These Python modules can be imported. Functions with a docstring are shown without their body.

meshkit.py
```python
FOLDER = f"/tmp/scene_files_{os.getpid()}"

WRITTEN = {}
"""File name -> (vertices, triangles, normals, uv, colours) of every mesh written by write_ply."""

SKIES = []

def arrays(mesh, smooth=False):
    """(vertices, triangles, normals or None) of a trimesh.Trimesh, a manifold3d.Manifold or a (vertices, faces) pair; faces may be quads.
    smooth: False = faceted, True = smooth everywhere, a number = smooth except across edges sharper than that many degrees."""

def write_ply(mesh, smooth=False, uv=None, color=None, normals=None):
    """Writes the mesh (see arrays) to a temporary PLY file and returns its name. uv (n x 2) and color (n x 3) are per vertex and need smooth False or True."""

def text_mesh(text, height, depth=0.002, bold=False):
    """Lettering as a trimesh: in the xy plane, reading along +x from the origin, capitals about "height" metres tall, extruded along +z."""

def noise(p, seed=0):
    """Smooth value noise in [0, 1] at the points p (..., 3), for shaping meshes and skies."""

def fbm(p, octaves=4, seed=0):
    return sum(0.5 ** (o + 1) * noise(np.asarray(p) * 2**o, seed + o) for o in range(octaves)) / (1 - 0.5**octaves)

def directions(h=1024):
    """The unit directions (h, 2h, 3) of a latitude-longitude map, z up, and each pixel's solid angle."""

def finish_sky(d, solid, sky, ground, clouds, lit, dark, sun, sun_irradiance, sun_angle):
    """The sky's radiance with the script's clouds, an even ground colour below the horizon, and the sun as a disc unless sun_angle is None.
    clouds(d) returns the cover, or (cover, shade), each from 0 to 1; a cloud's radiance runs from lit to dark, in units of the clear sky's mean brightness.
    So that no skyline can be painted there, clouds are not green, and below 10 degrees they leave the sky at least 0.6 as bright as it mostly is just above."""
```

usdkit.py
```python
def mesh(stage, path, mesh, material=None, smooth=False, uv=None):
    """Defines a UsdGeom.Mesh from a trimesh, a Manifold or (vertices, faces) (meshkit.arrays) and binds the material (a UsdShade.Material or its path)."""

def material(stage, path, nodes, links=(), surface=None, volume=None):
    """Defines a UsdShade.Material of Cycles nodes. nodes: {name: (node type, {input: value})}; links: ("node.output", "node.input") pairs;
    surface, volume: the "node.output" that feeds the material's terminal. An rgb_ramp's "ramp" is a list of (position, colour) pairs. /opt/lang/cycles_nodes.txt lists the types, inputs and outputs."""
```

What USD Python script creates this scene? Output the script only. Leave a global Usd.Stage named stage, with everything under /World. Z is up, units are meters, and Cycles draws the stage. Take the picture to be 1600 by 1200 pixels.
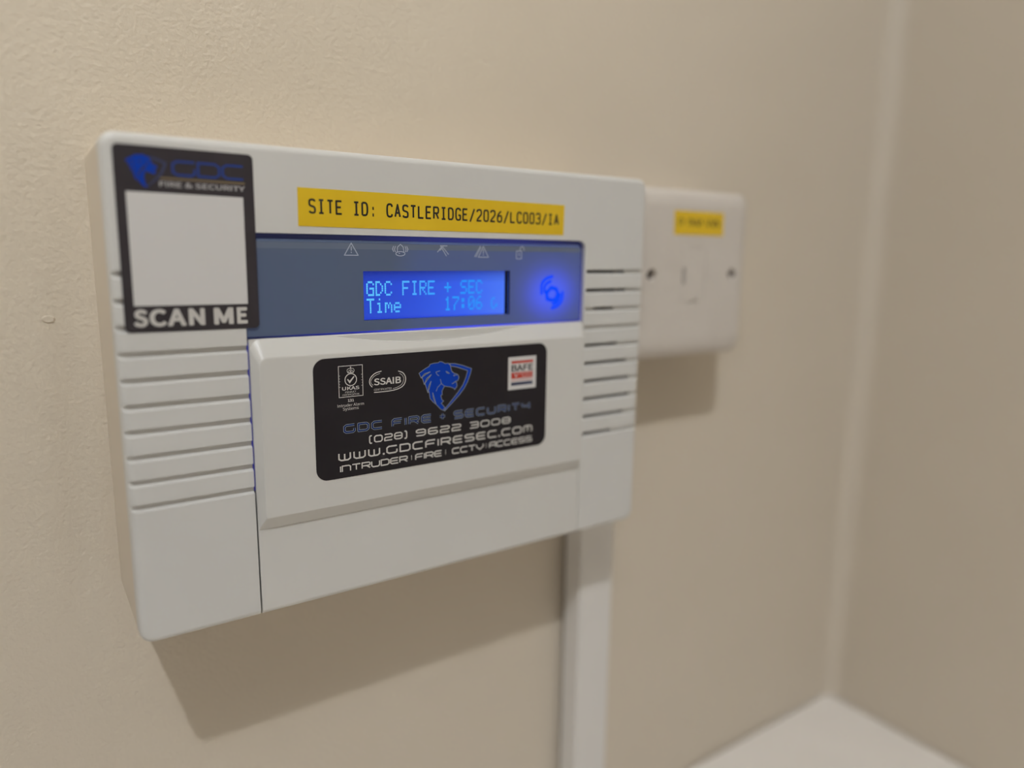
import math, numpy as np, trimesh, usdkit, meshkit
from manifold3d import Manifold
from shapely.geometry import LineString, Polygon, Point, box as sbox, MultiPolygon
from shapely.ops import unary_union
from shapely import affinity
from pxr import Usd, UsdGeom, UsdLux, Gf, Sdf

stage = Usd.Stage.CreateInMemory()
UsdGeom.SetStageUpAxis(stage, 'Z'); UsdGeom.SetStageMetersPerUnit(stage, 1.0)
UsdGeom.Xform.Define(stage, '/World'); UsdGeom.Scope.Define(stage, '/World/Looks')

# ---------------------------------------------------------------- camera
Z0 = 1.12                                   # height of the keypad's lower edge above the floor
CAM = np.array([-0.0235, -0.2942, 0.1278 + Z0]); YAW, PITCH, ROLL, FPX = 0.6001, 0.1799, 0.0134, 1132.4
fwd = np.array([math.sin(YAW)*math.cos(PITCH), math.cos(YAW)*math.cos(PITCH), -math.sin(PITCH)])
rgt = np.array([math.cos(YAW), -math.sin(YAW), 0.0]); upv = np.cross(rgt, fwd)
rgt, upv = math.cos(ROLL)*rgt + math.sin(ROLL)*upv, -math.sin(ROLL)*rgt + math.cos(ROLL)*upv
cam = UsdGeom.Camera.Define(stage, '/World/camera')
cam.AddTransformOp().Set(Gf.Matrix4d(*rgt, 0, *upv, 0, *(-fwd), 0, *CAM, 1))
cam.CreateHorizontalApertureAttr(36.0); cam.CreateVerticalApertureAttr(27.0)
cam.CreateFocalLengthAttr(FPX/1600*36); cam.CreateFStopAttr(2.9); cam.CreateFocusDistanceAttr(0.262)
cam.CreateClippingRangeAttr(Gf.Vec2f(0.01, 100)); cam.CreateExposureAttr(0.0)

# ---------------------------------------------------------------- lights (sizes and places of the room lamp and an added wall spot)
CEIL = 3.05
KEY = (-0.55, -1.26, CEIL - 0.035)
LAMPS = {'key': dict(pos=KEY, radius=0.028, intensity=2160.0, color=(0.955, 0.99, 1.04)),
         'added_wash': dict(pos=(-1.35, -1.26, CEIL - 0.035), radius=0.028, intensity=4900.0, color=(1.0, 0.93, 0.80), aim=(-0.25, 0.0, Z0 + 0.70), cone=12.0)}  # second spot is added, out of view, to brighten the upper left wall

# ---------------------------------------------------------------- materials
def mat(name, nodes, links, surface='p.BSDF'):
    return usdkit.material(stage, '/World/Looks/' + name, nodes, links, surface=surface)
def plain(name, col, rough=0.5, **kw):
    return mat(name, {'p': ('principled_bsdf', dict(base_color=col, roughness=rough, **kw))}, [])
def textured(name, c1, c2, rough, nscale, bscale, bdist, detail=3.0, spec=0.5, bstrength=1.0):
    return mat(name, {'g': ('geometry', {}),
        'n': ('noise_texture', dict(scale=nscale, detail=detail)), 'r': ('rgb_ramp', {'ramp': [(0.35, c1), (0.65, c2)]}),
        'b': ('noise_texture', dict(scale=bscale, detail=1.6, roughness=0.45)),
        'bp': ('bump', dict(strength=bstrength, distance=bdist)),
        'p': ('principled_bsdf', dict(roughness=rough, specular_ior_level=spec))},
        [('g.position', 'n.vector'), ('n.fac', 'r.fac'), ('r.color', 'p.base_color'), ('g.position', 'b.vector'),
         ('b.fac', 'bp.height'), ('bp.normal', 'p.normal')])
M = {}
M['wall'] = textured('wall_paint', (0.68, 0.605, 0.495), (0.70, 0.625, 0.515), 0.5, 6, 560, 0.00036, spec=0.35)
M['ceiling'] = textured('ceiling_paint', (0.80, 0.79, 0.76), (0.82, 0.81, 0.78), 0.8, 3, 200, 0.0002, spec=0.2)
M['floor'] = textured('floor_vinyl', (0.13, 0.12, 0.11), (0.17, 0.155, 0.14), 0.45, 40, 300, 0.0001)
M['plastic'] = textured('white_abs', (0.68, 0.675, 0.652), (0.70, 0.695, 0.672), 0.42, 25, 2200, 0.00002)
M['cream'] = plain('bounce_tinted_abs', (0.72, 0.64, 0.53), 0.45)  # tint puts the warm bounce off the wall into the housing side
M['gloss'] = textured('white_gloss', (0.69, 0.682, 0.652), (0.705, 0.697, 0.667), 0.26, 25, 2200, 0.000008)
M['plate'] = textured('urea_white', (0.67, 0.62, 0.565), (0.69, 0.64, 0.585), 0.3, 20, 800, 0.00001)
M['trunk'] = textured('pvc_white', (0.76, 0.74, 0.71), (0.78, 0.76, 0.73), 0.4, 20, 800, 0.00001)
M['worktop'] = textured('laminate_white', (0.86, 0.82, 0.77), (0.88, 0.84, 0.79), 0.35, 30, 900, 0.00002)
M['carcass'] = plain('cabinet_panel', (0.7, 0.68, 0.64), 0.5)
M['yellow'] = textured('yellow_tape', (0.78, 0.52, 0.012), (0.82, 0.56, 0.02), 0.38, 30, 500, 0.00002)
M['black_ink'] = plain('black_ink', (0.012, 0.010, 0.012), 0.5)
M['dark_label'] = textured('charcoal_vinyl', (0.016, 0.0135, 0.0165), (0.018, 0.0155, 0.0185), 0.45, 60, 1500, 0.00001, spec=0.22)
M['dark_label2'] = textured('charcoal_vinyl_matt', (0.036, 0.030, 0.034), (0.040, 0.034, 0.038), 0.55, 60, 1500, 0.00001, spec=0.25)
M['white_ink'] = plain('white_ink', (0.62, 0.60, 0.57), 0.5)
M['white_paper'] = plain('white_vinyl', (0.70, 0.69, 0.68), 0.5)
M['grey_ink'] = plain('grey_ink', (0.42, 0.41, 0.41), 0.5)
M['outline_ink'] = plain('outline_ink', (0.25, 0.285, 0.31), 0.5, specular_ior_level=0.2)
M['blue_ink'] = plain('royal_blue_ink', (0.001, 0.045, 0.42), 0.5, specular_ior_level=0.15)
M['navy_ink'] = plain('navy_ink', (0.002, 0.02, 0.14), 0.5, specular_ior_level=0.15)
M['mid_blue'] = plain('mid_blue_ink', (0.018, 0.05, 0.25), 0.5, specular_ior_level=0.2)
M['dim_blue'] = plain('dim_blue_ink', (0.03, 0.038, 0.11), 0.5)
M['gold_ink'] = plain('gold_ink', (0.20, 0.145, 0.075), 0.5)
M['red_ink'] = plain('red_ink', (0.55, 0.045, 0.025), 0.5)
M['ink_navy_grey'] = plain('slate_ink', (0.03, 0.04, 0.09), 0.5)
M['black_plastic'] = plain('black_plastic', (0.004, 0.004, 0.004), 0.6, specular_ior_level=0.1)
M['reflection_paint'] = plain('painted_reflection_slate', (0.135, 0.165, 0.205), 0.35, emission_color=(0.001, 0.003, 0.02), emission_strength=1.0)  # paler, faintly glowing slate paints in a reflection inside the clear panel
M['icon'] = plain('icon_print', (0.42, 0.46, 0.56), 0.5)
M['screw'] = plain('screw_metal', (0.09, 0.065, 0.05), 0.5, metallic=0.8)
M['slot'] = plain('slot_grey', (0.22, 0.20, 0.18), 0.6)
M['blur_print'] = plain('faded_print', (0.16, 0.10, 0.01), 0.6)
M['lamp_ring'] = plain('lamp_ring', (0.8, 0.8, 0.8), 0.4)

def glow(name, base, rough, centre, scale, ramp, strength, extra=None, axis_ramp=None):
    """A self-lit part: a lamp behind it makes a patch of light around `centre` (keypad millimetres)."""
    c = (centre[0]/1000, 0.0, Z0 + centre[1]/1000)
    nodes = {'g': ('geometry', {}), 's': ('vector_math', dict(math_type='subtract', vector2=c)),
             'm': ('vector_math', dict(math_type='multiply', vector2=(1000/scale[0], 0, 1000/scale[1]))),
             'l': ('vector_math', dict(math_type='length')), 'r': ('rgb_ramp', {'ramp': ramp}),
             'p': ('principled_bsdf', dict(base_color=base, roughness=rough, emission_strength=strength))}
    links = [('g.position', 's.vector1'), ('s.vector', 'm.vector1'), ('m.vector', 'l.vector1'), ('l.value', 'r.fac'), ('r.color', 'p.emission_color')]
    return mat(name, nodes, links)

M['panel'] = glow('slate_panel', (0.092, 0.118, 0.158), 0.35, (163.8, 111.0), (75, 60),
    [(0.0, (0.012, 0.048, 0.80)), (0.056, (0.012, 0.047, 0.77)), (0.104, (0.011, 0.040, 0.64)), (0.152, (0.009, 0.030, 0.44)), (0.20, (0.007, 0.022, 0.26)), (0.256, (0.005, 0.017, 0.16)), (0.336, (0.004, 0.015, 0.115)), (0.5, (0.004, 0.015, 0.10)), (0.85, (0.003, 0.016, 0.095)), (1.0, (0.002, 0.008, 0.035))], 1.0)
M['tag_icon'] = plain('tag_icon_light', (0.0, 0.01, 0.1), 0.5, emission_color=(0.0, 0.06, 0.92), emission_strength=1.0, specular_ior_level=0.1)
M['tag_hole'] = plain('tag_icon_centre', (0.05, 0.06, 0.1), 0.5, emission_color=(0.05, 0.08, 0.55), emission_strength=1.0)
M['guide'] = glow('blue_light_guide', (0.03, 0.036, 0.055), 0.35, (128, 98), (95, 46),
    [(0.0, (0.055, 0.075, 0.95)), (0.35, (0.045, 0.060, 0.75)), (0.5, (0.022, 0.030, 0.36)), (0.68, (0.013, 0.019, 0.20)), (0.9, (0.003, 0.006, 0.05)), (1.0, (0.002, 0.004, 0.03))], 1.0)
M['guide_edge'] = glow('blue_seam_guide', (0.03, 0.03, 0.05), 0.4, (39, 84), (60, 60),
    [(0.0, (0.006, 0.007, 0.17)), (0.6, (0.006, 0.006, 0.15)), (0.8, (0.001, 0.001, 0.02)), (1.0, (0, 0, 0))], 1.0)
M['lcd'] = mat('lcd_backlight', {'g': ('geometry', {}), 'x': ('separate_xyz', {}),
    'mx': ('map_range', dict(from_min=0.0798, from_max=0.1427)), 'mz': ('map_range', dict(from_min=Z0+0.1028, from_max=Z0+0.1205)),
    'rx': ('rgb_ramp', {'ramp': [(0.0, (0.022, 0.068, 0.60)), (0.35, (0.030, 0.090, 0.72)), (0.7, (0.042, 0.135, 0.90)), (1.0, (0.075, 0.21, 1.0))]}),
    'rz': ('rgb_ramp', {'ramp': [(0.0, (0.75, 0.72, 0.95)), (0.06, (1.15, 1.0, 1.0)), (0.16, (1, 1, 1)), (0.72, (0.95, 0.93, 0.97)), (0.88, (0.75, 0.68, 0.72)), (1.0, (0.42, 0.34, 0.42))]}),
    'mul': ('mix', dict(mix_type='multiply', fac=1.0)),
    'p': ('principled_bsdf', dict(base_color=(0.002, 0.004, 0.02), roughness=0.5, specular_ior_level=0.1, emission_strength=1.0))},
    [('g.position', 'x.vector'), ('x.x', 'mx.value'), ('x.z', 'mz.value'), ('mx.result', 'rx.fac'), ('mz.result', 'rz.fac'),
     ('rx.color', 'mul.color1'), ('rz.color', 'mul.color2'), ('mul.color', 'p.emission_color')])
M['lcd_text'] = mat('lcd_characters', {'g': ('geometry', {}), 'x': ('separate_xyz', {}),
    'mx': ('map_range', dict(from_min=0.0798, from_max=0.1427)),
    'rx': ('rgb_ramp', {'ramp': [(0.0, (0.12, 0.62, 1.0)), (0.3, (0.075, 0.46, 1.0)), (0.6, (0.004, 0.36, 1.0)), (1.0, (0.0, 0.30, 0.95))]}),
    'p': ('principled_bsdf', dict(base_color=(0.02, 0.05, 0.1), roughness=0.3, emission_strength=1.0))},
    [('g.position', 'x.vector'), ('x.x', 'mx.value'), ('mx.result', 'rx.fac'), ('rx.color', 'p.emission_color')])
M['pane'] = mat('clear_pane', {'t': ('transparent_bsdf', dict(color=(0.97, 0.97, 0.98))), 'g': ('glossy_bsdf', dict(color=(0.9, 0.9, 0.9), roughness=0.08)),
    'f': ('fresnel', dict(IOR=1.22)), 'm': ('mix_closure', {})}, [('f.fac', 'm.fac'), ('t.BSDF', 'm.closure1'), ('g.BSDF', 'm.closure2')], surface='m.closure')

# ---------------------------------------------------------------- helpers
used = {}
def uniq(parent, name):
    k = parent + '/' + name; n = used.get(k, 0); used[k] = n + 1
    return k if n == 0 else '%s_%03d' % (k, n)
def keys(p, label=None, category=None, group=None, kind=None):
    for k, v in (('label', label), ('category', category), ('group', group), ('kind', kind)):
        if v: p.SetCustomDataByKey(k, v)
def path(parent): return str(parent.GetPath()) if parent is not None else '/World'
def obj(name, mesh, m, parent=None, smooth=30, **kw):
    p = usdkit.mesh(stage, uniq(path(parent), name), mesh, M[m], smooth=smooth).GetPrim(); keys(p, **kw); return p
def thing(name, loc, **kw):
    x = UsdGeom.Xform.Define(stage, uniq('/World', name)); x.AddTranslateOp().Set(Gf.Vec3d(*loc)); keys(x.GetPrim(), **kw); return x.GetPrim()
def V(x, d, z): return (x/1000, -d/1000, z/1000)         # keypad millimetres: along the wall, out of the wall, up
def hull(pts): return Manifold.hull_points(np.array([V(*p) for p in pts], float))
def bx(x0, x1, d0, d1, z0, z1): return hull([(x, d, z) for x in (x0, x1) for d in (d0, d1) for z in (z0, z1)])
def rr(x0, z0, x1, z1, r, n=7):
    """Outline of a rounded rectangle; r: one radius or (bottom left, bottom right, top right, top left)."""
    r = [r]*4 if np.ndim(r) == 0 else r; out = []
    for (cx, cz, sx, sz, a0), q in zip(((x0, z0, 1, 1, 180), (x1, z0, -1, 1, 270), (x1, z1, -1, -1, 0), (x0, z1, 1, -1, 90)), r):
        for k in range(n + 1 if q > 0 else 1):
            a = math.radians(a0 + 90*k/n); out.append((cx + sx*q + q*math.cos(a) if q > 0 else cx, cz + sz*q + q*math.sin(a) if q > 0 else cz))
    return out
def lay(outline, d): return [(x, d, z) for x, z in outline]
def filleted(x0, z0, x1, z1, rc, d0, d1, rf, n=6):
    pts = lay(rr(x0, z0, x1, z1, rc), d0)
    for k in range(n + 1):
        a = math.pi/2*k/n; i = rf*(1 - math.cos(a)); pts += lay(rr(x0+i, z0+i, x1-i, z1-i, max(rc-i*0.8, 0.4)), d1 - rf*(1 - math.sin(a)))
    return hull(pts)
def polys(s):
    if s.is_empty: return []
    return [g for g in getattr(s, 'geoms', [s]) if g.geom_type == 'Polygon' and g.area > 1e-4]
def flat(s, d, t):
    """A shapely outline in keypad millimetres printed at depth d, t thick."""
    ms = []
    for g in polys(s):
        m = trimesh.creation.extrude_polygon(g, t, engine='earcut'); v = np.array(m.vertices)
        ms.append(trimesh.Trimesh(np.stack([v[:, 0], -(d + v[:, 2]), v[:, 1]], 1)/1000, m.faces, process=False))
    return trimesh.util.concatenate(ms)
def stroke(lines, w, cap=2, join=1): return unary_union([LineString(l).buffer(w/2, cap_style=cap, join_style=join, quad_segs=4) for l in lines])
def arc(cx, cz, rx, rz, a0, a1, n=14): return [(cx + rx*math.cos(math.radians(a0+(a1-a0)*k/n)), cz + rz*math.sin(math.radians(a0+(a1-a0)*k/n))) for k in range(n+1)]
def glyphs(text, bold):
    """Plain sans lettering as an outline (the font's capital I has no serifs)."""
    import glob
    from PIL import Image, ImageDraw, ImageFont
    found = glob.glob('/opt/blender-*/*/datafiles/fonts/Noto Sans CJK Regular.woff2')
    font = ImageFont.truetype(found[0], 110); sw = int(bold*3)
    x0, y0, x1, y1 = font.getbbox(text, anchor='ls', stroke_width=sw)
    im = Image.new('L', (int(x1-x0)+12, int(y1-y0)+12)); ImageDraw.Draw(im).text((6-x0, 6-y0), text, 255, font, anchor='ls', stroke_width=sw)
    on = np.pad(np.asarray(im) > 127, ((0, 0), (1, 1))).astype(np.int8)
    r, a = np.nonzero(np.diff(on, axis=1) == 1); e = np.nonzero(np.diff(on, axis=1) == -1)[1]
    return unary_union([sbox(p, -q-1, t, -q) for p, q, t in zip(a, r, e)]).buffer(.7).buffer(-.7).simplify(.7)
def inter(text, x0, x1, z0, z1, d, t=0.03, bold=True):
    g = glyphs(text, bold); a, b, c, e = g.bounds
    g = affinity.affine_transform(g, [(x1-x0)/(c-a), 0, 0, (z1-z0)/(e-b), x0 - a*(x1-x0)/(c-a), z0 - b*(z1-z0)/(e-b)])
    return flat(g, d, t)
c_ = 0.2
CL = [(.5, 1), (c_, 1), (0, 1-c_), (0, c_), (c_, 0), (1-c_, 0), (1, c_), (1, 1-c_), (1-c_, 1), (.5, 1)]
TECH = {'C': [[(1, 1), (c_, 1), (0, .8), (0, .2), (c_, 0), (1, 0)]], 'G': [[(1, 1), (c_, 1), (0, .8), (0, .2), (c_, 0), (.85, 0), (1, .15), (1, .5)]],
 'D': [[(.3, 1), (0, 1), (0, 0), (1-c_, 0), (1, c_), (1, 1-c_), (1-c_, 1), (.3, 1)]], 'F': [[(1, 1), (c_, 1), (0, .8), (0, 0)], [(0, .48), (.9, .48)]], 'I': [[(0, 0), (0, 1)]],
 'R': [[(0, 0), (0, 1), (.85, 1), (1, .85), (1, .58), (.85, .44), (0, .44)], [(.55, .44), (1, 0)]], 'E': [[(1, 1), (c_, 1), (0, .8), (0, .2), (c_, 0), (1, 0)], [(0, .5), (.95, .5)]],
 'S': [[(1, 1), (.15, 1), (0, .87), (0, .63), (.15, .5), (.85, .5), (1, .37), (1, .13), (.85, 0), (0, 0)]], 'U': [[(0, 1), (0, c_), (c_, 0), (1-c_, 0), (1, c_), (1, 1)]],
 'T': [[(0, 1), (1, 1)], [(.5, 1), (.5, 0)]], 'Y': [[(0, 1), (0, .6), (.15, .45), (1, .45)], [(1, 1), (1, 0)]], '+': [[(0, .5), (1, .5)], [(.5, 0), (.5, 1)]],
 '(': [[(1, 1.1), (.3, 1.1), (0, .9), (0, .1), (.3, -.1), (1, -.1)]], ')': [[(0, 1.1), (.7, 1.1), (1, .9), (1, .1), (.7, -.1), (0, -.1)]], '0': [CL], 'O': [CL],
 '2': [[(0, 1), (.85, 1), (1, .87), (1, .63), (.85, .5), (.15, .5), (0, .37), (0, 0), (1, 0)]], '3': [[(0, 1), (.85, 1), (1, .87), (1, .13), (.85, 0), (0, 0)], [(.15, .5), (1, .5)]],
 '6': [[(1, 1), (c_, 1), (0, .8), (0, .2), (c_, 0), (.8, 0), (1, .15), (1, .38), (.85, .5), (0, .5)]], '9': [[(0, 0), (.8, 0), (1, .2), (1, .8), (.8, 1), (.2, 1), (0, .85), (0, .62), (.15, .5), (1, .5)]],
 '8': [CL, [(0, .5), (1, .5)]], 'W': [[(0, 1), (0, c_), (c_, 0), (.8, 0), (1, c_), (1, 1)], [(.5, 0), (.5, .9)]], 'M': [[(0, 0), (0, .8), (c_, 1), (.8, 1), (1, .8), (1, 0)], [(.5, 1), (.5, .1)]],
 'N': [[(0, 0), (0, 1), (.8, 1), (1, .8), (1, 0)]], 'A': [[(0, 0), (0, .8), (c_, 1), (1, 1), (1, 0)], [(0, .42), (1, .42)]], 'V': [[(0, 1), (0, .5), (.5, 0), (1, .5), (1, 1)]], '.': [[(0, 0), (.16, 0)]]}
TW = {'I': 0.0, '(': 0.3, ')': 0.3, '.': 0.14, '+': 0.9}
def tech(word, x0, x1, z0, z1, w, gap=0.34):
    """A word in the label's square techno lettering, stretched between x0 and x1 (outer edges)."""
    ws = [TW.get(ch, 1.0) for ch in word]; tot = sum(ws) + gap*(len(word)-1); s = (x1-x0-w)/max(tot, 1e-6) if tot else 0
    x, z0, z1, out = x0 + w/2, z0 + w/2, z1 - w/2, []
    for ch, cw in zip(word, ws):
        out += [[(x + a*cw*s, z0 + b*(z1-z0)) for a, b in l] for l in TECH[ch]]; x += (cw + gap)*s
    return out
def chaikin(l, n=2):
    for _ in range(n):
        o = [l[0]]
        for a, b in zip(l[:-1], l[1:]): o += [(a[0]*.75+b[0]*.25, a[1]*.75+b[1]*.25), (a[0]*.25+b[0]*.75, a[1]*.25+b[1]*.75)]
        l = o + [l[-1]]
    return l
EL = arc(.5, .5, .5, .5, 0, 360, 20)
MONO = {'S': [chaikin([(1, .86), (.85, 1), (.15, 1), (0, .85), (0, .62), (.2, .53), (.8, .46), (1, .36), (1, .12), (.85, 0), (.15, 0), (0, .14)])], 'I': [[(.5, 0), (.5, 1)], [(.08, 1), (.92, 1)], [(.08, 0), (.92, 0)]],
 'T': [[(0, 1), (1, 1)], [(.5, 1), (.5, 0)]], 'E': [[(1, 1), (0, 1), (0, 0), (1, 0)], [(0, .52), (.85, .52)]], 'D': [[(0, 0), (0, 1)], [(0, 1)] + chaikin([(.3, 1), (.75, 1), (1, .8), (1, .2), (.75, 0), (.3, 0)]) + [(0, 0)]],
 ':': [[(.35, .0), (.62, .0)], [(.35, .10), (.62, .10)], [(.35, .54), (.62, .54)], [(.35, .64), (.62, .64)]], 'C': [chaikin([(1, .8), (.95, 1), (.3, 1.03), (0, .85), (0, .15), (.3, -.03), (.95, 0), (1, .2)])], 'A': [[(0, 0), (.5, 1), (1, 0)], [(.18, .33), (.82, .33)]], 'L': [[(0, 1), (0, 0), (1, 0)]],
 'R': [[(0, 0), (0, 1)] + chaikin([(.4, 1), (.85, 1), (1, .88), (1, .6), (.85, .48), (.4, .48)]) + [(0, .48)], [(.5, .48), (1, 0)]], 'G': [chaikin([(1, .8), (.95, 1), (.3, 1.03), (0, .85), (0, .15), (.3, -.03), (.95, 0), (1, .15), (1, .4)]) + [(.55, .42)]],
 '/': [[(0, -.12), (1, 1.06)]], '0': [chaikin([(.5, 1), (.15, 1), (0, .85), (0, .15), (.15, 0), (.85, 0), (1, .15), (1, .85), (.85, 1), (.5, 1)])],
 '2': [chaikin([(0, .8), (.05, 1), (.9, 1.03), (1, .8), (1, .6), (.5, .35), (.1, .15), (0, 0)]) + [(1, 0)]], '6': [chaikin([(.85, 1), (.3, .8), (0, .5), (0, .1), (.2, 0), (.8, 0), (1, .12), (1, .48), (.8, .58), (.2, .56), (.02, .42)])],
 '3': [chaikin([(0, .85), (.1, 1), (.9, 1.02), (1, .85), (1, .65), (.8, .54), (.35, .53)]), chaikin([(.35, .53), (.85, .53), (1, .4), (1, .12), (.85, 0), (.1, -.02), (0, .15)])]}
def mono(text, x0, x1, zl0, zl1, zr0, zr1, w):
    n = len(text); p = (x1 - x0)/(n - 0.22); cw = p*0.78; out = []
    for i, ch in enumerate(text):
        if ch == ' ': continue
        f = i/(n-1); z0 = zl0 + (zr0-zl0)*f + w/2; z1 = zl1 + (zr1-zl1)*f - w/2
        out += [[(x0 + i*p + w/2 + a*(cw-w), z0 + b*(z1-z0)) for a, b in l] for l in MONO[ch]]
    return out

# ---------------------------------------------------------------- the room
X1, XL, YF = 0.490, -4.0, -5.0
def grid_wall():
    xs = np.unique(np.concatenate([np.linspace(XL, -0.30, 20), np.arange(-0.30, X1, 0.0032), [X1]]))
    zs = np.unique(np.concatenate([np.linspace(0, Z0-0.30, 8), np.arange(Z0-0.30, Z0+0.42, 0.0045), np.linspace(Z0+0.42, CEIL, 16)]))
    X, Z = np.meshgrid(xs, zs); U, W = X*1000, (Z - Z0)*1000
    P = np.stack([X*14, Z*9, X*0], -1)
    h = (meshkit.fbm(P, 3, 5) - 0.5)*1.2 + (meshkit.fbm(np.stack([X*45, Z*14, X*0], -1), 2, 9) - 0.5)*0.35
    near = np.clip((W + 60)/80, 0, 1)*np.clip((150 - W)/60, 0, 1)
    h += 0.55*np.exp(-((U + 1.5 + 0.035*(110-W))/3.2)**2)*near - 0.4*np.exp(-((U + 9 + 0.04*(110-W))/5)**2)*near + 0.4*np.exp(-((U + 15 + 0.05*(110-W))/5)**2)*near
    edge = np.clip((X - XL)/0.1, 0, 1)*np.clip((X1 - X)/0.05, 0, 1)
    Y = -h*edge/1000
    n, m = X.shape; i = np.arange(n*m).reshape(n, m)
    f = np.stack([i[:-1, :-1], i[:-1, 1:], i[1:, 1:], i[1:, :-1]], -1).reshape(-1, 4)
    return np.stack([X, Y, Z], -1).reshape(-1, 3), f
wb = obj('wall_back', grid_wall(), 'wall', smooth=True, kind='structure')
def slab(x0, x1, y0, y1, z0, z1): return trimesh.creation.box(bounds=[[x0, y0, z0], [x1, y1, z1]])
obj('wall_right', slab(X1, X1+0.1, YF-0.1, 0.1, 0, CEIL), 'wall', smooth=False, kind='structure')
obj('wall_left', slab(XL-0.1, XL, YF-0.1, 0.1, 0, CEIL), 'wall', smooth=False, kind='structure')
obj('wall_front', slab(XL-0.1, X1+0.1, YF-0.1, YF, 0, CEIL), 'wall', smooth=False, kind='structure')
obj('floor', slab(XL-0.1, X1+0.1, YF-0.1, 0.1, -0.1, 0), 'floor', smooth=False, kind='structure')
obj('ceiling', slab(XL-0.1, X1+0.1, YF-0.1, 0.1, CEIL, CEIL+0.1), 'ceiling', smooth=False, kind='structure')
def bead():
    r = 0.013; out = [(X1+0.0005, 0.0005), (X1 - r, 0.0005)] + [(X1 - r + r*math.sin(a), -r + r*math.cos(a)) for a in np.linspace(0, math.pi/2, 12)] + [(X1+0.0005, -r)]
    m = trimesh.creation.extrude_polygon(Polygon(out).buffer(0), CEIL - Z0 + 0.218, engine='earcut'); m.apply_translation((0, 0, Z0 - 0.218)); return m
obj('trim_1', bead(), 'wall', smooth=40, kind='structure')
flake = hull([(-14.4+4*math.cos(a)*(1+.3*math.sin(3*a)), 0.0, 102.8+2.2*math.sin(a)) for a in np.linspace(0, 6.28, 9)[:-1]] + [(-13.6, 0.7, 103.4), (-12.2, 0.5, 103.6)])
fl = hull([(-12.6+1.8*math.cos(a), 0.0, 103.2+1.2*math.sin(a)) for a in np.linspace(0, 6.28, 12)[:-1]] + [(-12.6+1.2*math.cos(a), 0.75, 103.3+0.8*math.sin(a)) for a in np.linspace(0, 6.28, 9)[:-1]])
chip = hull([(-17.5, 0.15, 101.6), (-13.5, 0.5, 103.0), (-13.3, 0.15, 102.2), (-17, -0.3, 101), (-13.0, -.3, 103.4)])
fm = fl + chip
fm = fm.translate((.0136, 0, -.103)).scale((1.4, 1.2, 1.4)).translate((-.0163, 0, Z0 + .1028))
obj('paint_lump', fm, 'wall', wb, smooth=35)

# ---------------------------------------------------------------- alarm keypad
kp = thing('alarm_keypad', (0, 0, Z0), label='white plastic intruder alarm keypad with blue lit display and dark stickers mounted on beige wall', category='alarm keypad')
W, H, D = 217.3, 161.0, 48.8
body = filleted(0, 0, W, H, 4.5, -0.5, D, 2.4)
XA, XB = 38.3, 181.9                                         # the middle bay between the two ribbed cheeks
PT = 133.0
bay = hull(lay(rr(XA, 97.0, XB, PT, (0, 0, 3.2, 0)), D-7) + lay(rr(XA, 97.0, XB, PT, (0, 0, 3.2, 0)), D+5)) + bx(XA, XB, D-7, D+5, -5, 98.5)
SL = [119.8, 111.65, 103.5, 95.4, 87.3, 79.2, 71.1, 62.95, 54.85, 46.75]
cut = bay
for z in SL:
    g = 0.95
    for x0, x1 in ((-3, XA+.5), (XB+1.0, W+3)):
        cut = cut + hull([(x, d, z+e) for x in (x0, x1) for d, e in ((D-1.2, -.88), (D-1.2, .88), (D-.2, g), (D-.2, -g), (D+1, -g-1.1), (D+1, g+.2))])
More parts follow.
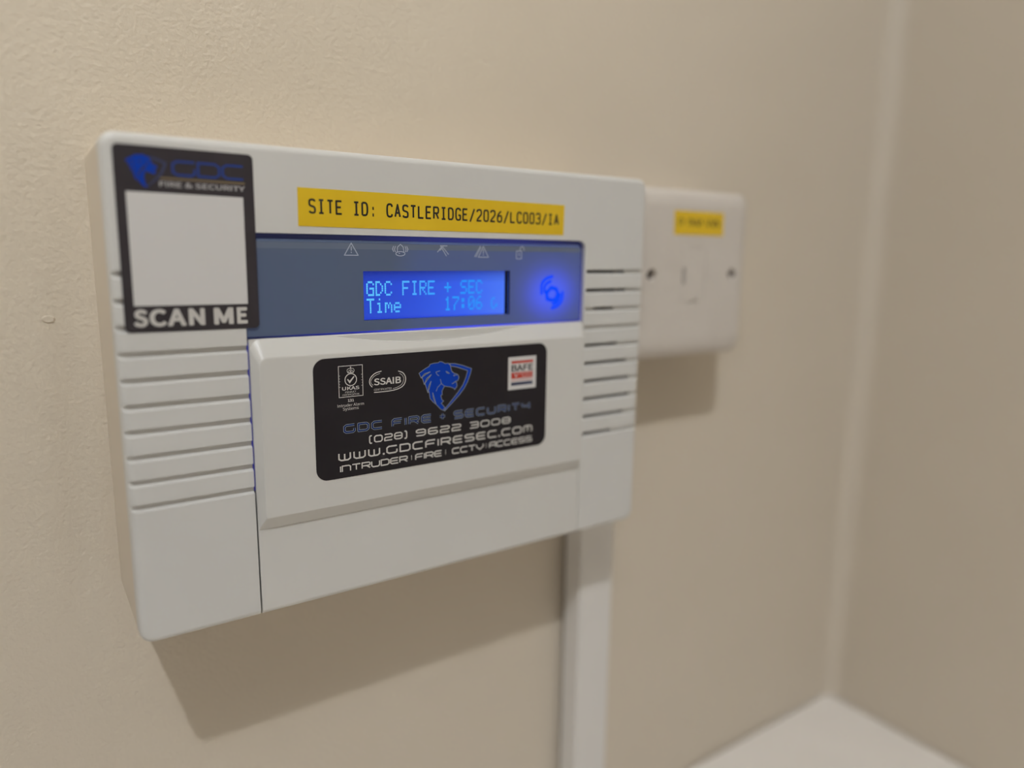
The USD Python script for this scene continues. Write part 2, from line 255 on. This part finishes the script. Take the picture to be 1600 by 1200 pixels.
for z, a, b in zip(SL, (184, 184, 188.5, 0, 184.5, 184.5, 184.5, 184.5, 184.5, 184.5), (206.1, 207.3, 200.2, 0, 203.2, 209.2, 211.8, 212.1, 208.5, 201.2)):
    if b: cut = cut + bx(a, b, D-9, D, z-.62, z+.62)
obj('housing', (body - cut) ^ bx(-5, W+5, D-6.2, D+2, -5, H+5), 'plastic', kp)
obj('bounce_tinted_rear', (body - cut) ^ bx(-5, W+5, -2, D-6.2, -5, H+5), 'cream', kp, label='rear of the keypad housing tinted cream for light bounced off the wall')
spk = hull([(184.5+27.6*math.cos(a), d, 67+27.6*math.sin(a)) for a in np.linspace(-math.pi/2, math.pi/2, 20) for d in (D-9.2, D-8.6)])
obj('speaker_grille_backing', spk + bx(183.5, 208, D-9.2, D-8.6, 101, 122), 'black_plastic', kp, smooth=False)
obj('pin_hole', hull([(18.4+.62*math.cos(a), d, 46.75+.62*math.sin(a)) for a in np.linspace(0, 6.28, 13)[:-1] for d in (D-1.7, D-1.25)]), 'black_plastic', kp, smooth=False)

FP = 3.6                                                      # how far the flap stands proud
fl = (body ^ bx(XA+.6, XB-.3, D-5, D+1, -2, 98.2))
top = lay(rr(XA+.7, 31.8, XB-.4, 98.3, (.5, .5, 2.5, 4.0)), D-.6) + lay(rr(XA+.7, 31.8, XB-.4, 98.3, (.5, .5, 2.5, 4.0)), D)
for k, (i, h) in enumerate(((0.86, 0.84), (0.94, 0.945), (1.0, 0.985), (1.06, 1.0))):
    top += lay(rr(XA+.7+1.9*i, 31.8+4.9*i, XB-.4-1.6*i, 98.3-6.2*i, (.5, .6, 1.4, 3.0)), D+FP*h)
cx, cz, sag, half = 108.0, 98.6, 4.3, 44.0
R_ = (half**2 + sag**2)/2/sag
seg = [(cx + R_*math.sin(a), cz + R_ - sag - R_*math.cos(a) + 0) for a in np.linspace(-math.asin(half/R_), math.asin(half/R_), 40)] + [(cx-half, cz+3), (cx+half, cz+3)]
fl = (fl + hull(top)) - hull(lay(seg, D+0.25) + lay(seg, D+9))
obj('flap_door', fl, 'gloss', kp, label='white hinged keypad flap with scooped finger grip', smooth=28)

# display panel: a slate block set in the bay, with a chamfered edge and a cut-out for the screen
LX0, LX1, LZ0, LZ1 = 79.8, 142.5, 102.8, 120.45
pr = (0, 0, 2.4, 0)
panel = hull(lay(rr(XA+.4, 99.0, 180.6, 131.2, pr), D-3.4) + lay(rr(XA+.4, 99.0, 180.6, 131.2, pr), D-1.5) + lay(rr(XA+.4, 99.0, 179.6, 130.4, (0, 0, 1.9, 0)), D-0.55))
panel = panel - bx(LX0, LX1, D-8, D+2, LZ0, LZ1)
obj('display_panel', panel, 'panel', kp, label='slate blue display panel with glowing tag reader spot', smooth=20)
bez = bx(LX1-.02, LX1+.5, D-3.5, D-.5, LZ0, LZ1)
obj('screen_bezel', bez, 'black_plastic', kp, smooth=False)
lcd = obj('lcd_screen', bx(LX0-2, LX1+2, D-4.4, D-3.5, LZ0-1.5, LZ1+1.5), 'lcd', kp, smooth=False, label='blue backlit two line screen')
obj('screen_pane', bx(LX0, LX1-.05, D-.95, D-.75, LZ0, LZ1), 'pane', kp, smooth=False)
guide = hull(lay(rr(XA+.1, 97.0, XB-.1, PT-.1, (0, 0, 3, 0)), D-6.8) + lay(rr(XA+.1, 97.0, XB-.1, PT-.1, (0, 0, 3, 0)), D-4.6))
rim = (hull(lay(rr(XA+.1, 98.45, XB-.1, PT-.1, (0, 0, 3, 0)), D-4.7) + lay(rr(XA+.1, 98.45, XB-.1, PT-.1, (0, 0, 3, 0)), D-1.9)) - bx(XA-1, 180.6, D-9, D+3, 99.0, 131.2))
obj('light_guide', guide + rim, 'guide', kp, smooth=False, label='blue glowing light guide round the display panel')
obj('seam_light', bx(XA+.05, XA+.55, D-6, D-1.3, 46.0, 97.0), 'guide_edge', kp, smooth=False)

# screen characters, 5 x 7 dots each
DOT = {'G': '01110 10001 10000 10111 10001 10001 01111', 'D': '11100 10010 10001 10001 10001 10010 11100', 'C': '01110 10001 10000 10000 10000 10001 01110', 'F': '11111 10000 10000 11110 10000 10000 10000',
 'I': '01110 00100 00100 00100 00100 00100 01110', 'R': '11110 10001 10001 11110 10100 10010 10001', 'E': '11111 10000 10000 11110 10000 10000 11111', '+': '00000 00100 00100 11111 00100 00100 00000', 'S': '01111 10000 10000 01110 00001 00001 11110',
 'T': '11111 00100 00100 00100 00100 00100 00100', 'i': '00100 00000 01100 00100 00100 00100 01110', 'm': '00000 00000 11010 10101 10101 10001 10001', 'e': '00000 00000 01110 10001 11111 10000 01110', '1': '00100 01100 00100 00100 00100 00100 01110',
 '7': '11111 00001 00010 00100 01000 01000 01000', ':': '00000 01100 01100 00000 01100 01100 00000', '0': '01110 10001 10011 10101 11001 10001 01110', '6': '00110 01000 10000 11110 10001 10001 01110', '~': '00000 01100 10000 10000 10001 10011 01100'}
dots = []
for row, z in (('GDC FIRE + SEC', 116.75), ('Time     17:06 ~', 110.45)):
    for c, ch in enumerate(row):
        if ch == ' ': continue
        for r, bits in enumerate(DOT[ch].split()):
            for k, b in enumerate(bits):
                if b == '1': x, zz = 82.1 + c*3.585 + k*.605, z - (r+1)*.775; dots.append(sbox(x+.03, zz+.04, x+.585, zz+.745))
ms = []
for g in dots:
    x0, z0, x1, z1 = g.bounds; m = trimesh.creation.box(bounds=[[x0/1000, -(D-3.42)/1000, z0/1000], [x1/1000, -(D-3.52)/1000, z1/1000]]); ms.append(m)
obj('screen_text', trimesh.util.concatenate(ms), 'lcd_text', lcd, smooth=False)

obj('painted_reflection_band', bx(XA+.6, 179.4, D-.7, D-.545, 128.1, 130.1), 'reflection_paint', kp, smooth=False)  # reflection band inside the panel, painted as a pale bar
# status icons printed on the panel
PD = D - 0.57
def icon(lines, w, disc=()):
    return flat(unary_union([stroke(lines, w, cap=1)] + list(disc)), PD, .05)
iw = .34
icons = [([[(75.6, 130.3), (78.1, 126.1), (73.0, 126.1), (75.6, 130.3)], [(75.58, 129.0), (75.58, 127.8)], [(75.56, 127.2), (75.56, 127.0)]], 'pale warning triangle icon, farthest left'),
 ([[(93.23, 127.5), (93.41, 129.2), (94.55, 130.2), (95.66, 129.2), (95.89, 127.5)], arc(94.5, 126.8, 1.85, .78, 0, 360), [(93.9, 126.95), (94.2, 126.95)]] + [[(92.52, 129.4), (92.13, 128.4), (92.49, 127.5)], [(91.76, 129.4), (91.37, 128.4), (91.79, 127.6)], [(96.47, 129.4), (96.84, 128.4), (96.54, 127.5)], [(97.12, 129.4), (97.59, 128.4), (97.19, 127.6)]], 'pale ringing bell icon'),
 ([[(109.9, 127.6), (111.6, 129.5), (111.1, 129.9), (114.0, 129.9)], [(111.6, 129.2), (113.7, 126.2)], [(112.15, 129.45), (114.57, 126.8)], [(110.9, 128.2), (112.3, 129.7)]], 'pale spanner icon'),
 ([[(130.27, 130.0), (132.65, 125.8), (128.0, 125.8), (130.27, 130.0)], [(126.3, 126.0), (128.9, 130.0)], [(126.98, 125.9), (129.1, 129.5)], [(130.28, 128.8), (130.29, 127.3)], [(130.29, 126.75), (130.29, 126.55)]], 'pale doubled warning triangle icon'),
 ([[(146.14, 128.4), (148.63, 128.4), (148.6, 125.3), (146.1, 125.3), (146.14, 128.4)], [(147.84, 128.4), (148.0, 129.67), (148.8, 130.2), (149.6, 129.85), (149.9, 128.7)], [(147.38, 127.6), (147.4, 126.5)]], 'pale open padlock icon')]
for lines, lab in icons:
    lines = [[(x, z - .1) for x, z in l] for l in lines]
    obj('status_icon', icon(lines, iw), 'icon', kp, smooth=False, label=lab)
ring = stroke([[(164.2, 113.3), (166.9, 112.6), (167.9, 110.6), (166.6, 108.2), (164.6, 107.9), (162.2, 108.6), (161.9, 111.2), (164.2, 113.3)]], 1.7, cap=1)
wave = lambda *ls: stroke([chaikin(list(l)) for l in ls], 1.25, cap=1)
tag = unary_union([ring, wave([(164.6, 117.9), (161.3, 117.2), (158.9, 114.8), (159.2, 110.9)], [(163.8, 115.9), (161.9, 115.2), (160.5, 113.6), (160.9, 111.4)], [(170.4, 111.2), (170.3, 107.8), (168.0, 105.4), (164.8, 104.6)], [(168.9, 110.4), (168.7, 108.4), (167.3, 106.8), (165.3, 106.3)])])
tg = obj('tag_reader_icon', flat(tag, PD, .06), 'tag_icon', kp, smooth=False, label='bright blue contactless tag symbol')

# ---------------------------------------------------------------- stickers on the keypad
def sticker(name, outline, m, d, t=.18, **kw): return obj(name, flat(outline, d - .04, t + .04), m, kp, smooth=False, **kw)
def rot(g, a, c): return affinity.rotate(g, a, origin=c)
LION = [(112.91, 84.53), (112.03, 85.44), (110.63, 85.42), (109.24, 86.21), (108.2, 86.35), (107.67, 85.95), (105.78, 85.91), (104.07, 85.61), (103.72, 84.87), (101.85, 84.0), (99.37, 82.52), (100.29, 80.58), (100.7, 80.73), (101.55, 78.01), (101.96, 78.15), (103.02, 74.74), (103.57, 75.06), (103.96, 72.37), (105.33, 70.82), (106.54, 69.85), (108.62, 67.6), (110.38, 66.8), (110.74, 67.87), (109.51, 69.27), (108.88, 69.97), (109.94, 70.81), (109.17, 71.36), (108.65, 73.09), (109.35, 73.39), (109.18, 74.67), (109.71, 75.72), (110.24, 76.4), (110.24, 76.61), (112.72, 76.06), (114.32, 75.44), (114.85, 74.82), (115.28, 75.35), (115.93, 76.08), (115.64, 77.69), (114.86, 77.92), (116.29, 78.37), (116.72, 79.34), (116.47, 80.31), (115.93, 80.83), (114.33, 81.44), (113.44, 82.3)]
SHIELD = [(112.56, 85.28), (114.87, 85.1), (118.09, 84.23), (122.46, 82.53), (121.92, 80.49), (120.65, 77.41), (119.19, 74.98), (117.01, 72.63), (114.49, 70.33), (110.38, 66.8), (109.85, 67.65), (110.74, 67.93), (113.77, 71.04), (116.29, 73.66), (118.46, 76.33), (119.91, 79.39), (120.64, 81.81), (115.93, 83.58), (113.16, 84.2)]
SLITS = [[(100.29, 80.67), (102.0, 82.0), (104.04, 82.66)], [(101.55, 78.04), (102.83, 80.08), (104.51, 81.51)], [(103.02, 74.8), (103.66, 77.07), (104.42, 78.92)], [(106.54, 69.91), (105.68, 72.2), (105.15, 74.44)]]
FACE = [[(108.25, 82.72), (106.62, 82.39), (106.96, 81.58), (107.82, 80.89)], [(110.97, 82.34), (111.67, 82.03), (112.45, 81.41), (111.49, 81.61), (110.97, 82.34)], [(115.75, 80.53), (114.32, 80.56), (114.57, 80.16)], [(113.61, 77.34), (114.32, 77.4), (114.86, 77.92)], [(108.51, 79.43), (108.92, 77.77), (110.24, 76.61)], [(106.67, 74.98), (107.27, 76.42), (108.92, 77.77)]]
lion = Polygon(LION).buffer(0); shield = Polygon(SHIELD).buffer(0)
slits = unary_union([Polygon([s[0], (s[1][0]+.16, s[1][1]-.12), s[2], (s[1][0]-.16, s[1][1]+.12)]).buffer(.05) for s in SLITS])
lion_cut = lion.difference(slits)
outl = unary_union([lion_cut.boundary.buffer(.11), shield.boundary.buffer(.11), stroke(FACE, .22, cap=1)])
logo_blue = unary_union([lion_cut, shield])

DL = D + FP                                                    # front of the flap
cl = obj('company_label', flat(Polygon(rr(58.8, 46.75, 159.5, 90.6, 4.2)), DL - .06, .2), 'dark_label', kp, smooth=False, label='charcoal company label with blue lion shield on the flap')
LD = DL + .13
def pr_(name, shape, m, d=LD, t=.04, parent=cl, **kw): return obj(name, flat(shape, d, t), m, parent, smooth=False, **kw)
pr_('lion_shield_emblem', logo_blue, 'blue_ink', label='blue lion head on a shield')
pr_('emblem_outline', outl, 'outline_ink', LD + .03)
lines = []
for w_, a, b in (('GDC', 69.05, 84.45), ('FIRE', 87.8, 104.78), ('+', 107.75, 111.05), ('SECURITY', 114.27, 151.2)):
    lines += tech(w_, a, b, 62.95 if w_ != '+' else 63.15, 66.45 if w_ != '+' else 66.35, .92, .42)
g1 = stroke(lines, .92); g0 = stroke(lines, .46)
pr_('company_name_outline', g1, 'outline_ink'); pr_('company_name', g0, 'navy_ink', LD + .03)
L2 = []
for w_, a, b in (('(028)', 78.8, 94.2), ('9622', 97.8, 117.75), ('3008', 121.6, 141.35)): L2 += tech(w_, a, b, 58.15, 60.95, .48, .34)
pr_('phone_number', stroke(L2, .5), 'white_ink')
L3 = []
for w_, a, b in (('WWW', 66.9, 83.1), ('GDCFIRESEC', 85.55, 134.7), ('COM', 136.95, 152.45)): L3 += tech(w_, a, b, 53.05, 56.2, .55, .34)
pr_('web_address', unary_union([stroke(L3, .58)] + [sbox(x-.38, 53.05, x+.38, 53.75) for x in (84.5, 135.8)]), 'white_ink')
L4 = []
for w_, a, b in (('INTRUDER', 67.4, 94.3), ('FIRE', 97.4, 109.1), ('CCTV', 113.55, 128.3), ('ACCESS', 130.9, 152.5)): L4 += tech(w_, a, b, 48.85, 51.4, .46, .22)
pr_('service_list', unary_union([stroke(L4, .5)] + [sbox(x-.1, 49.3, x+.1, 51.2) for x in (95.9, 110.7, 129.5)]), 'white_ink')
uk = [sbox(67.8, 76.25, 77.0, 87.65).difference(sbox(68.05, 76.5, 76.75, 87.4)), Point(72.4, 82.48).buffer(2.32).difference(Point(72.4, 82.48).buffer(1.98)),
      Polygon([(71.0, 82.6), (71.35, 82.85), (71.95, 82.1), (73.5, 83.7), (73.8, 83.4), (71.95, 81.1)])] + [sbox(68.0, z, 68.0+l, z+.14) for z, l in ((80, .5), (81, .35), (82, .5), (83, .35), (84, .5))] + [sbox(76.8-l, z, 76.8, z+.14) for z, l in ((80, .5), (81, .35), (82, .5), (83, .35), (84, .5))]
crown = [sbox(71.3, 84.85, 73.55, 85.15), stroke([arc(71.85, 85.75, .75, .75, 60, 250), arc(73.0, 85.75, .75, .75, -70, 120)], .2, cap=1), Point(72.43, 86.75).buffer(.22), stroke([[(72.43, 85.1), (72.43, 87.25)], [(72.15, 87.0), (72.72, 87.0)]], .16), stroke([[(71.5, 85.3), (71.9, 85.9), (72.43, 85.3), (72.9, 85.9), (73.35, 85.3)]], .16)]
pr_('certification_crest', unary_union(uk + crown), 'white_ink', label='framed crown and tick crest')
def tx(name, text, x0, x1, z0, z1, m='white_ink', bold=True, d=LD, parent=cl): return obj(name, inter(text, x0, x1, z0, z1, d, .04, bold), m, parent, smooth=False)
tx('crest_lettering', 'UKAS', 69.07, 75.55, 78.8, 80.05)
tx('crest_small_lettering', 'PRODUCT', 70.2, 74.3, 77.75, 78.35, bold=False); tx('crest_small_lettering', 'CERTIFICATION', 69.1, 75.4, 76.8, 77.45, bold=False)
tx('crest_caption', '131', 71.1, 73.4, 74.5, 75.5); tx('crest_caption', 'Intruder Alarm', 67.2, 77.15, 72.85, 73.95, bold=False); tx('crest_caption', 'Systems', 69.15, 75.1, 71.2, 72.6, bold=False)
tx('oval_badge_lettering', 'SSAIB', 81.2, 91.95, 79.5, 82.05); tx('oval_badge_small_lettering', 'CERTIFICATED', 81.2, 88.1, 77.5, 78.25, bold=False)
pr_('oval_badge', unary_union([stroke([chaikin([(84.25, 84.6), (81.6, 84.1), (79.6, 82.3), (79.4, 80.3), (80.5, 79.0)], 3), chaikin([(90.84, 84.1), (92.9, 83.4), (94.1, 81.2), (93.2, 78.4), (90.3, 77.2), (86.4, 76.9), (81.17, 76.95)], 3)], .34),
    stroke([chaikin([(83.6, 83.8), (81.6, 83.2), (80.1, 81.8), (80.0, 80.4), (80.9, 79.6)], 3), chaikin([(91.4, 83.2), (92.6, 82.4), (93.2, 81.0), (92.4, 78.9), (90.2, 77.95), (88.6, 77.7)], 3)], .16)]), 'white_ink')
pr_('fire_badge', sbox(139.9, 72.1, 153.9, 85.65), 'white_paper', label='small white badge with red bands')
B2 = LD + .035
pr_('fire_badge_band', unary_union([sbox(141.5, 82.95, 152.3, 84.0), sbox(141.45, 76.65, 152.2, 79.2), sbox(141.4, 75.75, 152.2, 75.95)]).difference(stroke([[(142.9, 78.9), (143.9, 77.2), (144.9, 79.2)]], .35)), 'red_ink', B2)
tx('fire_badge_lettering', 'BAFE', 141.5, 152.3, 79.7, 82.35, 'black_ink', d=B2)
pr_('fire_badge_tick', stroke([[(144.6, 79.0), (146.1, 82.1)]], .3), 'grey_ink', B2 + .03)
tx('fire_badge_small_lettering', 'FIRE SAFETY', 145.6, 152.0, 78.2, 78.85, 'white_paper', False, B2 + .03); tx('fire_badge_small_lettering', 'REGISTER', 146.8, 152.0, 77.0, 77.65, 'white_paper', False, B2 + .03)
pr_('fire_badge_number_band', sbox(141.4, 73.8, 152.2, 75.1), 'ink_navy_grey', B2)

# scan sticker
def R1(g): return affinity.translate(rot(g, -.35, (22.8, 129.7)), 0, 0)
qs = sticker('scan_sticker', R1(Polygon(rr(3.1, 102.15, 42.75, 157.25, 1.6))), 'dark_label2', D, label='charcoal sticker with blank white square above SCAN ME')
QD = D + .17
def qp(name, shape, m, d=QD, **kw): return obj(name, flat(R1(shape), d, .04), m, qs, smooth=False, **kw)
qp('white_square', sbox(5.95, 110.15, 39.3, 143.9), 'white_paper')
sc = (11.1/23.1, 9.5/19.55)
tr = lambda g: affinity.translate(affinity.scale(affinity.translate(g, -99.37, -66.8), sc[0], sc[1], origin=(0, 0)), 6.4, 145.2)
qp('lion_emblem', tr(lion_cut.difference(unary_union([stroke(FACE, .5, cap=1), stroke(SLITS, .5), stroke([[(106.2, 74.0), (107.2, 76.6), (109.2, 78.6), (111.0, 80.6)]], 1.0)]))), 'blue_ink', label='blue lion head emblem')
qp('shield_emblem', tr(shield), 'dim_blue')
qp('company_name', stroke(tech('GDC', 18.75, 39.95, 149.1, 153.75, .68, .17), .68), 'mid_blue')
qp('gold_rule', sbox(15.5, 147.95, 40.0, 148.5), 'gold_ink')
def qt(name, text, x0, x1, z0, z1, m, bold=True):
    me = inter(text, x0, x1, z0, z1, QD, .04, bold); T = trimesh.transformations.rotation_matrix(math.radians(.35), (0, 1, 0), (.0228, 0, .1297)); me.apply_transform(T); return obj(name, me, m, qs, smooth=False)
qt('strapline', 'FIRE & SECURITY', 15.1, 39.95, 145.75, 147.35, 'grey_ink', True)
letters = [('S', 5.65, 9.5), ('C', 9.95, 14.7), ('A', 15.0, 20.3), ('N', 21.1, 25.9), ('M', 28.6, 34.6), ('E', 35.7, 39.0)]
me = trimesh.util.concatenate([inter(ch, a_, b_, 103.75, 109.1, QD, .04, 1.7) for ch, a_, b_ in letters])
me.apply_transform(trimesh.transformations.rotation_matrix(math.radians(.35), (0, 1, 0), (.0228, 0, .1297))); obj('scan_me_lettering', me, 'white_ink', qs, smooth=False)

yl = sticker('site_label', Polygon([(57.0, 148.1), (56.9, 135.5), (169.5, 135.1), (169.8, 147.4)]), 'yellow', D, .14, label='yellow tape label with black site number')
obj('site_lettering', flat(stroke(mono('SITE ID: CASTLERIDGE/2026/LC003/IA', 60.6, 166.85, 139.75, 144.6, 139.1, 143.55, .55), .66), D + .13, .05), 'black_ink', yl, smooth=False)

# ---------------------------------------------------------------- fused spur beyond the keypad
SX, SZ = 268.5, 117.5
fs = thing('fused_spur', (SX/1000, 0, Z0 + SZ/1000), label='square white fused switch plate with yellow label on surface box, right of keypad', category='wall switch')
obj('back_box', filleted(-42.4, -42.4, 42.4, 42.4, 4, -.5, 25, .5, 2), 'plate', fs)
pts = []
for i, d in ((0.3, 24.8), (0, 26), (.2, 28.0), (.9, 29.8), (2.2, 31.2), (4.4, 32.3), (8.0, 33.0)):
    pts += lay(rr(-43+i, -43+i, 43-i, 43-i, max(6-i*.5, 2.5)), d)
pl = hull(pts)
for s in (-1, 1):
    pl = pl - hull([(s*30.15 + r*math.cos(a), d, r*math.sin(a)) for a in np.linspace(0, 2*math.pi, 25)[:-1] for r, d in ((2.7, 28), (3.3, 33.3))])
pl = pl - hull(lay(rr(-8.95, -14.55, 8.95, 14.55, 2), 31.2) + lay(rr(-8.95, -14.55, 8.95, 14.55, 2), 35))
obj('faceplate', pl, 'plate', fs)
for s in (-1, 1):
    sc_ = hull([(s*30.15 + r*math.cos(a), d, r*math.sin(a)) for a in np.linspace(0, 2*math.pi, 25)[:-1] for r, d in ((2.75, 27.5), (2.75, 28.9), (2.0, 29.6))]) - bx(s*30.15-.45, s*30.15+.45, 28.8, 32, -4, 4)
    obj('screw', sc_, 'screw', fs, label='dark screw in left hole of plate' if s < 0 else 'dull screw in right hole of plate')
fc = hull(lay(rr(-8.8, -14.4, 8.8, 14.4, 2), 31) + lay(rr(-8.8, -14.4, 8.8, 14.4, 2), 32.9) + lay(rr(-8.5, -14.1, 8.5, 14.1, 1.8), 33.1)) - bx(-8.1, -6.1, 31.6, 36, -5, 3.6) - bx(-2.2, 4.2, 32.5, 36, 12.6, 15) - bx(-2.8, 3.8, 32.5, 36, -15, -12.6)
fcp = obj('fuse_carrier', fc, 'plate', fs)
obj('carrier_slot', bx(-7.95, -6.15, 31.3, 31.7, -5.05, 3.65), 'slot', fcp, smooth=False)
yl2 = obj('circuit_label', flat(Polygon([(-16.4, 32.0), (-16.0, 20.1), (20.8, 20.1), (20.5, 32.0)]), 32.9, .25), 'yellow', fs, smooth=False, label='short yellow tape label, print out of focus')
mk = []
rng = np.random.default_rng(4); x = -13.2
for n in (2, 0, 5, 0, 5):
    for _ in range(n):
        mk += [sbox(x, 24.6, x+.75, 28.3), sbox(x, 24.6 + rng.choice([0, 1.5, 3.0]), x+1.6, 25.3 + rng.choice([0, 1.5, 3.0]))]; x += 2.15
    x += 2.6 if n == 0 else 0
obj('faint_print', flat(unary_union(mk).intersection(sbox(-16, 20.3, 18.6, 31.5)), 33.1, .08), 'blur_print', yl2, smooth=False)

# ---------------------------------------------------------------- cable trunking below the keypad
WT = -218.0
tk = thing('cable_trunking', (0.2245, 0, Z0 - 0.001), label='white square cable trunking running down the wall under the keypad', category='cable trunking')
T0, T1 = -12.2, 11.8
cover = hull(lay(rr(T0, WT+1, T1, .6, .3), 4) + lay(rr(T0, WT+1, T1, .6, .3), 15.2) + lay(rr(T0+.8, WT+1, T1-.8, .6, .3), 16)) + bx(-6.4, T1, 4, 15.5, 0, 76)
obj('cover', cover, 'trunk', tk); obj('base_channel', bx(T0+2.4, T1-2.4, -.3, 4.5, WT+1, .5), 'slot', tk, smooth=False)

# ---------------------------------------------------------------- worktop in the corner
wt = thing('worktop', (0.1, -0.3, 0), label='white worktop fitted into the corner at lower right', category='worktop')
wz = (Z0 + WT/1000)*1000
obj('countertop', hull([(x, d, z) for x in (-700, 389.0) for d in (-298.7, 330) for z in (wz-38, wz-1.5)] + [(x, d, wz) for x in (-698.5, 388.5) for d in (-298.2, 328.5)]), 'worktop', wt)
for x0 in (-690, 350): obj('support_panel', bx(x0, x0+18, -290, 290, 0, wz-38), 'carcass', wt, smooth=False)
obj('front_panel', bx(-672, 350, 270, 288, 100, wz-38), 'carcass', wt, smooth=False)

# ---------------------------------------------------------------- ceiling lamps, the second added to brighten the wall
for nm, lab in (('key', 'small round white ceiling spot lamp nearest the keypad'), ('added_wash', 'added unseen ceiling spot lamp farther left that brightens the wall')):
    L = LAMPS[nm]; dl = thing('ceiling_downlight', (L['pos'][0], L['pos'][1], CEIL), label=lab, category='ceiling lamp')
    rg = trimesh.creation.annulus(0.032, 0.045, 0.008); rg.apply_translation((0, 0, -0.004)); obj('trim_ring', rg, 'lamp_ring', dl)
    lt = UsdLux.SphereLight.Define(stage, str(dl.GetPath()) + '/bulb'); lt.CreateRadiusAttr(L['radius'])
    if 'aim' in L:                                            # narrow beam tilted at the wall
        ax = np.array(L['pos']) - np.array(L['aim']); ax /= np.linalg.norm(ax); ux = np.cross((0, 0, 1), ax); ux /= np.linalg.norm(ux); uy = np.cross(ax, ux)
        lt.AddTransformOp().Set(Gf.Matrix4d(*ux, 0, *uy, 0, *ax, 0, 0, 0, -0.035, 1))
        sh = UsdLux.ShapingAPI.Apply(lt.GetPrim()); sh.CreateShapingConeAngleAttr(L['cone']); sh.CreateShapingConeSoftnessAttr(1.0)
    else: lt.AddTranslateOp().Set(Gf.Vec3d(0, 0, -0.035))
    lt.CreateIntensityAttr(L['intensity']); lt.CreateColorAttr(Gf.Vec3f(*L['color']))
